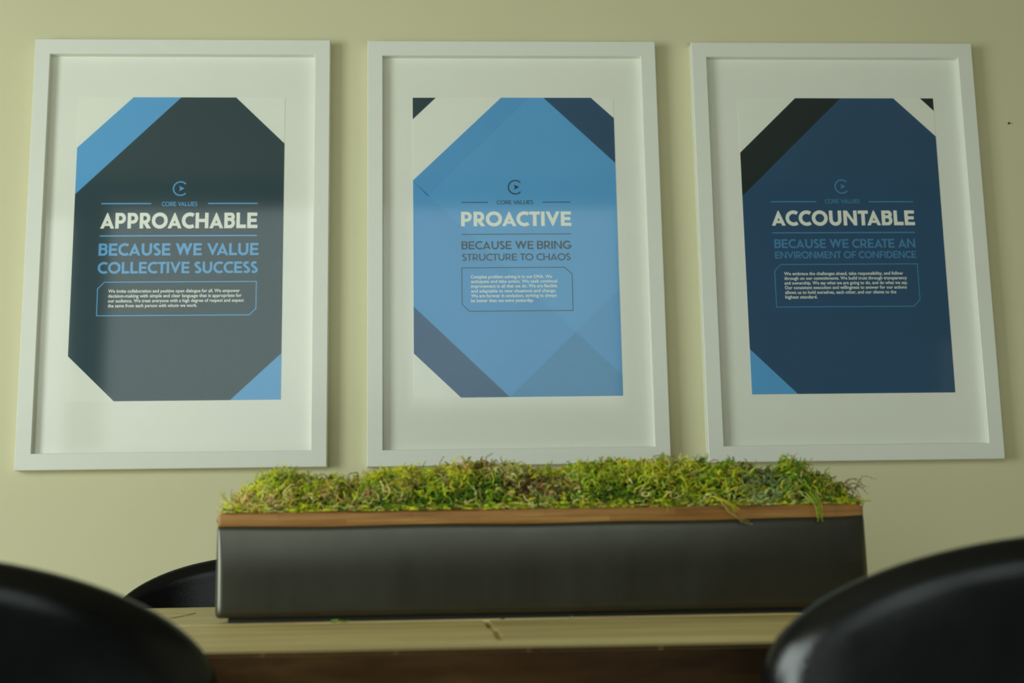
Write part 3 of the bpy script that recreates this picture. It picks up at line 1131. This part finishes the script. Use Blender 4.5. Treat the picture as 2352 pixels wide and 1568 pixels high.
    for q in range(5):
        o = (q - 2) * .0022
        hang([(0.388 + o * 1.5, MYF, .893), (0.392 + o, yf - .004, .880), (0.394 + o * .8, yf - .003, .869), (0.395 + o * .6, yf - .001, .860 - abs(o))], pal['green'] if q % 2 else pal['lime'])
    hang([(0.195, MYF, .886), (0.197, yf - .002, .877), (0.1965, yf - .001, .871)], pal['lime'])
    for q in range(14):
        a = rs.uniform(-.3, 1.1)
        s = rs.uniform(.010, .024)
        b = np.array([0.448 + rs.uniform(-.012, .008), -1.37 + rs.uniform(-.03, .04), .888 + rs.uniform(0, .016)])
        hang([b, b + np.array([.4, 0, .6]) * s * .6, b + np.array([math.cos(a), 0, math.sin(a)]) * s, b + np.array([math.cos(a - .8) * .9 + .2, 0, math.sin(a - .5)]) * s * 1.25], pal['brown'] if q % 3 else pal['olive'], .0005)
    for q in range(9):
        a = rs.uniform(1.7, 2.8)
        s = rs.uniform(.014, .030)
        b = np.array([-0.364 + rs.uniform(-.008, .014), -1.37 + rs.uniform(-.03, .03), .884 + rs.uniform(0, .01)])
        hang([b, b + np.array([math.cos(a), 0, math.sin(a)]) * s * .6, b + np.array([math.cos(a - .3), 0, math.sin(a - .3)]) * s], pal['lime'] if q % 2 else pal['yellow'], .0007)
    for q in range(60):
        x = rs.uniform(-.35, .42)
        if q < 14: x = rs.uniform(-.335, -.28)
        if 14 <= q < 30: x = rs.normal(.378, .012)
        b = np.array([x, -1.36 + rs.uniform(-.03, .02), float(np.interp(x, SX, SZ)) - .008])
        s = rs.uniform(.012, .022)
        a = rs.uniform(.9, 2.2)
        hang([b, b + np.array([math.cos(a), 0, math.sin(a)]) * s * .6, b + np.array([math.cos(a - .4), 0, math.sin(a - .4)]) * s], [pal['lime'], pal['yellow'], pal['green'], pal['olive']][q % 4], .0007)
    ex = np.stack([e_[0] for e_ in extra], 1)
    pts = [np.concatenate([pts[k], ex[k]], 0) for k in range(nseg + 1)]
    exd = np.gradient(ex, axis=0)
    exd /= np.linalg.norm(exd, axis=2, keepdims=True) + 1e-9
    dirs = [np.concatenate([dirs[k], exd[k]], 0) for k in range(nseg + 1)]
    col = np.concatenate([col, np.array([e_[1] for e_ in extra])], 0)
    rr = np.concatenate([rs.uniform(.0007, .0014, NS), np.array([e_[2] for e_ in extra])])
    NT = len(rr)
    ns = 4
    vs = []
    for k in range(nseg + 1):
        t = dirs[k]
        a = np.cross(t, up + .01)
        a /= np.linalg.norm(a, axis=1, keepdims=True) + 1e-9
        b = np.cross(a, t)
        r = rr * (1 - 0.75 * (k / nseg) ** 2)
        for j in range(ns):
            ph = 2 * math.pi * j / ns
            vs.append(pts[k] + (a * math.cos(ph) + b * math.sin(ph)) * r[:, None])
    VS = np.stack(vs, 1)  # NT, (nseg+1)*ns, 3
    nv = (nseg + 1) * ns
    q = []
    for k in range(nseg):
        for j in range(ns): q.append([k * ns + j, k * ns + (j + 1) % ns, (k + 1) * ns + (j + 1) % ns, (k + 1) * ns + j])
    q = np.array(q)
    SF = (q[None] + (np.arange(NT) * nv)[:, None, None]).reshape(-1, 4)
    SC = np.repeat(col, nv, 0)
    # leaves: small pointed blades round every stem
    lv, lc = [], []
    for k in range(1, nseg + 1):
        for j in range(4):
            t = dirs[k]
            rv = rs.normal(0, 1, (NT, 3))
            s = rv - t * (rv * t).sum(1, keepdims=True)
            s /= np.linalg.norm(s, axis=1, keepdims=True) + 1e-9
            ln = rs.uniform(.0014, .0027, NT)[:, None] * (1 if k < nseg else .8)
            wd = np.cross(t, s) * .00050
            base_p = pts[k] - t * (rs.uniform(0, 1, NT) * L.mean() / nseg)[:, None]
            tip = base_p + (s * .75 + t * .65) * ln
            mid = base_p + (s * .45 + t * .25) * ln
            lv.append(np.stack([base_p, mid + wd, tip, mid - wd], 1))
            lc.append(col * rs.uniform(.85, 1.25, (NT, 1)))
    LV = np.concatenate(lv, 0).reshape(-1, 3)
    LC = np.repeat(np.concatenate(lc, 0), 4, 0)
    LF = np.arange(len(LV)).reshape(-1, 4)
    V = np.concatenate([core_v, VS.reshape(-1, 3), LV], 0)
    o1 = len(core_v)
    o2 = o1 + NT * nv
    F = np.concatenate([core_f, SF + o1, LF + o2], 0)
    C = np.concatenate([np.tile([[.05, .045, .02]], (o1, 1)), SC, LC], 0)
    me = bpy.data.meshes.new('moss')
    me.vertices.add(len(V))
    org = np.array([PC.x, PC.y, RIMZ])
    me.vertices.foreach_set('co', (V - org).astype(np.float32).ravel())
    me.loops.add(F.size)
    me.loops.foreach_set('vertex_index', F.astype(np.int32).ravel())
    me.polygons.add(len(F))
    me.polygons.foreach_set('loop_start', (np.arange(len(F)) * 4).astype(np.int32))
    mi = np.ones(len(F), np.int32)
    mi[:len(core_f)] = 0
    ca = me.color_attributes.new('strand', 'FLOAT_COLOR', 'POINT')
    ca.data.foreach_set('color', np.concatenate([np.clip(C, 0, 1), np.ones((len(C), 1))], 1).astype(np.float32).ravel())
    me.update(calc_edges=True)
    me.validate()
    o = link_mesh('moss', me, [M['soil'], M['moss']])
    me.polygons.foreach_set('material_index', mi)
    o.location = org
    tag(o, 'shaggy green and yellow moss heaped in the long planter', 'moss', kind='stuff')
    return o


build_moss()


def crumb(x, y, color, size, label, seed):
    rnd = random.Random(seed)
    bm = bmesh.new()
    for k in range(4):
        a = rnd.uniform(0, 6.28)
        pts = [(rnd.uniform(-.3, .3) * size, rnd.uniform(-.3, .3) * size, size * .22)]
        for s in range(3):
            pts.append((pts[-1][0] + math.cos(a) * size * .35, pts[-1][1] + math.sin(a) * size * .2, size * (.25 + .3 * rnd.random())))
            a += rnd.uniform(-.9, .9)
        tube(bm, pts, [size * .22, size * .22, size * .18, size * .1], 6)
    zmin = min(v.co.z for v in bm.verts)
    for v in bm.verts: v.co.z -= zmin
    o = obj('moss_crumb', bm, plain('moss crumb', color, 0.8, 0.1, var=.2, vscale=200), None, True)
    o.location = (x, y, TZ)
    tag(o, label, 'moss crumb', 'moss crumbs on the table')


crumb(-0.228, -1.4526, (.22, .32, .06), .0075, 'largest green moss crumb on the table before the left part of the planter', 1)
crumb(-0.214, -1.4580, (.22, .32, .06), .0055, 'small green moss crumb just right of the largest crumb', 2)
crumb(-0.019, -1.4560, (.12, .20, .04), .0040, 'tiny dark green crumb below the middle of the planter', 3)
crumb(0.065, -1.4620, (.42, .36, .18), .0045, 'pale tan crumb at the planter foot, right of the plank joint', 4)

# ------------------------------------------------------------------ chairs
def make_back(parent, lean, ha=0.254, hb=0.118, ztop=0.828):
    """upholstered rounded back: smooth arched outline, soft rolled edge, curved round the sitter"""
    out = []
    zs = ztop - hb
    for i in range(48):
        a = math.pi * i / 47
        out.append((ha * math.cos(a), zs + hb * math.sin(a)))
    zb = 0.475
    wb = 0.205
    for k in range(1, 14):  # left side down, tapering
        s = k / 14
        out.append((-(ha + (wb - ha) * s ** 1.7), zs + (zb + .03 - zs) * s))
    for k in range(9):
        a = math.pi + math.pi / 2 * k / 8
        out.append((-wb + .03 + .03 * math.cos(a), zb + .03 + .03 * math.sin(a)))
    for k in range(9):
        a = 1.5 * math.pi + math.pi / 2 * k / 8
        out.append((wb - .03 + .03 * math.cos(a), zb + .03 + .03 * math.sin(a)))
    for k in range(13, 0, -1):
        s = k / 14
        out.append(((ha + (wb - ha) * s ** 1.7), zs + (zb + .03 - zs) * s))
    n = len(out)
    nrm = []
    for i in range(n):
        a, b = out[i - 1], out[(i + 1) % n]
        dx, dz = b[0] - a[0], b[1] - a[1]
        d = math.hypot(dx, dz) or 1
        nrm.append((dz / d, -dx / d))
    r, soft = 0.019, 0.030
    cz = 0.66
    bm = bmesh.new()
    rings = []

    def place(x, z, y):
        yy = 0.085 * (abs(x) / ha) ** 2.2 + lean * (z - 0.72) + 0.2 * max(0.0, z - 0.72) ** 2
        return bm.verts.new((x, y - 0.235 + yy, z))

    def ring(ins, scale, y):
        vs = []
        for (x, z), (nx_, nz_) in zip(out, nrm):
            x, z = x - nx_ * ins, z - nz_ * ins
            x, z = x * scale, cz + (z - cz) * scale
            vs.append(place(x, z, y))
        rings.append(vs)

    sc = [0.12, 0.3, 0.48, 0.64, 0.78, 0.89, 0.96]
    for s in sc: ring(soft, s, -r - 0.004 * (1 - s))
    for k in range(17):
        a = -math.pi / 2 + math.pi * k / 16
        ring(soft * (1 - math.cos(a)), 1.0, r * math.sin(a))
    for s in reversed(sc): ring(soft, s, r + 0.006 * (1 - s))
    for a, b in zip(rings, rings[1:]):
        for k in range(n): bm.faces.new((a[k], a[(k + 1) % n], b[(k + 1) % n], b[k]))
    bm.faces.new(rings[0])
    bm.faces.new(rings[-1][::-1])
    bmesh.ops.recalc_face_normals(bm, faces=list(bm.faces))
    return obj('backrest', bm, M['leather'], parent, True)


def make_chair(lean):
    c = empty('dining_chair')
    make_back(c, lean)
    bm = bmesh.new()
    add_box(bm, -0.235, 0.235, -0.205, 0.235, 0.395, 0.465)
    for v in bm.verts:
        if v.co.y < 0: v.co.x *= 0.86
    bmesh.ops.bevel(bm, geom=list(bm.edges), offset=0.028, segments=4, affect='EDGES', profile=0.5)
    obj('seat', bm, M['leather'], c, True)
    for s in (-1, 1):
        bm = bmesh.new()
        tube(bm, [(s * .12, -0.19, .425), (s * .12, -0.218, .46), (s * .12, -0.226, .54)], .010, 10)
        obj('back_bracket', bm, M['black_metal'], c, True)
    for sx in (-1, 1):
        for sy in (-1, 1):
            bm = bmesh.new()
            tube(bm, [(sx * .17, sy * .15, .400), (sx * .205, sy * .195, 0.0)], [.014, .009], 12)
            obj('leg', bm, M['black_metal'], c, True)
    return c


def copy_tree(o, parent=None):
    c = o.copy()
    COL.objects.link(c)
    if parent is not None: c.parent = parent
    for ch in list(o.children): copy_tree(ch, c)
    return c


proto = make_chair(0.085)
CH = 'black leather chairs at the table'
tag(proto, 'black leather chair in the left foreground with its back turned', 'chair', CH)
proto.location = (-0.523, -1.850, 0)
c2 = copy_tree(proto)
tag(c2, 'black leather chair in the right foreground with a bright window glint on its edge', 'chair', CH)
c2.location = (0.423, -1.850, 0)
c3 = make_chair(-0.12)
tag(c3, 'black leather chair beyond the table, partly behind the planter, near the wall', 'chair', CH)
c3.location = (-0.446, -0.835, 0)
c3.rotation_euler = (0, 0, math.pi)
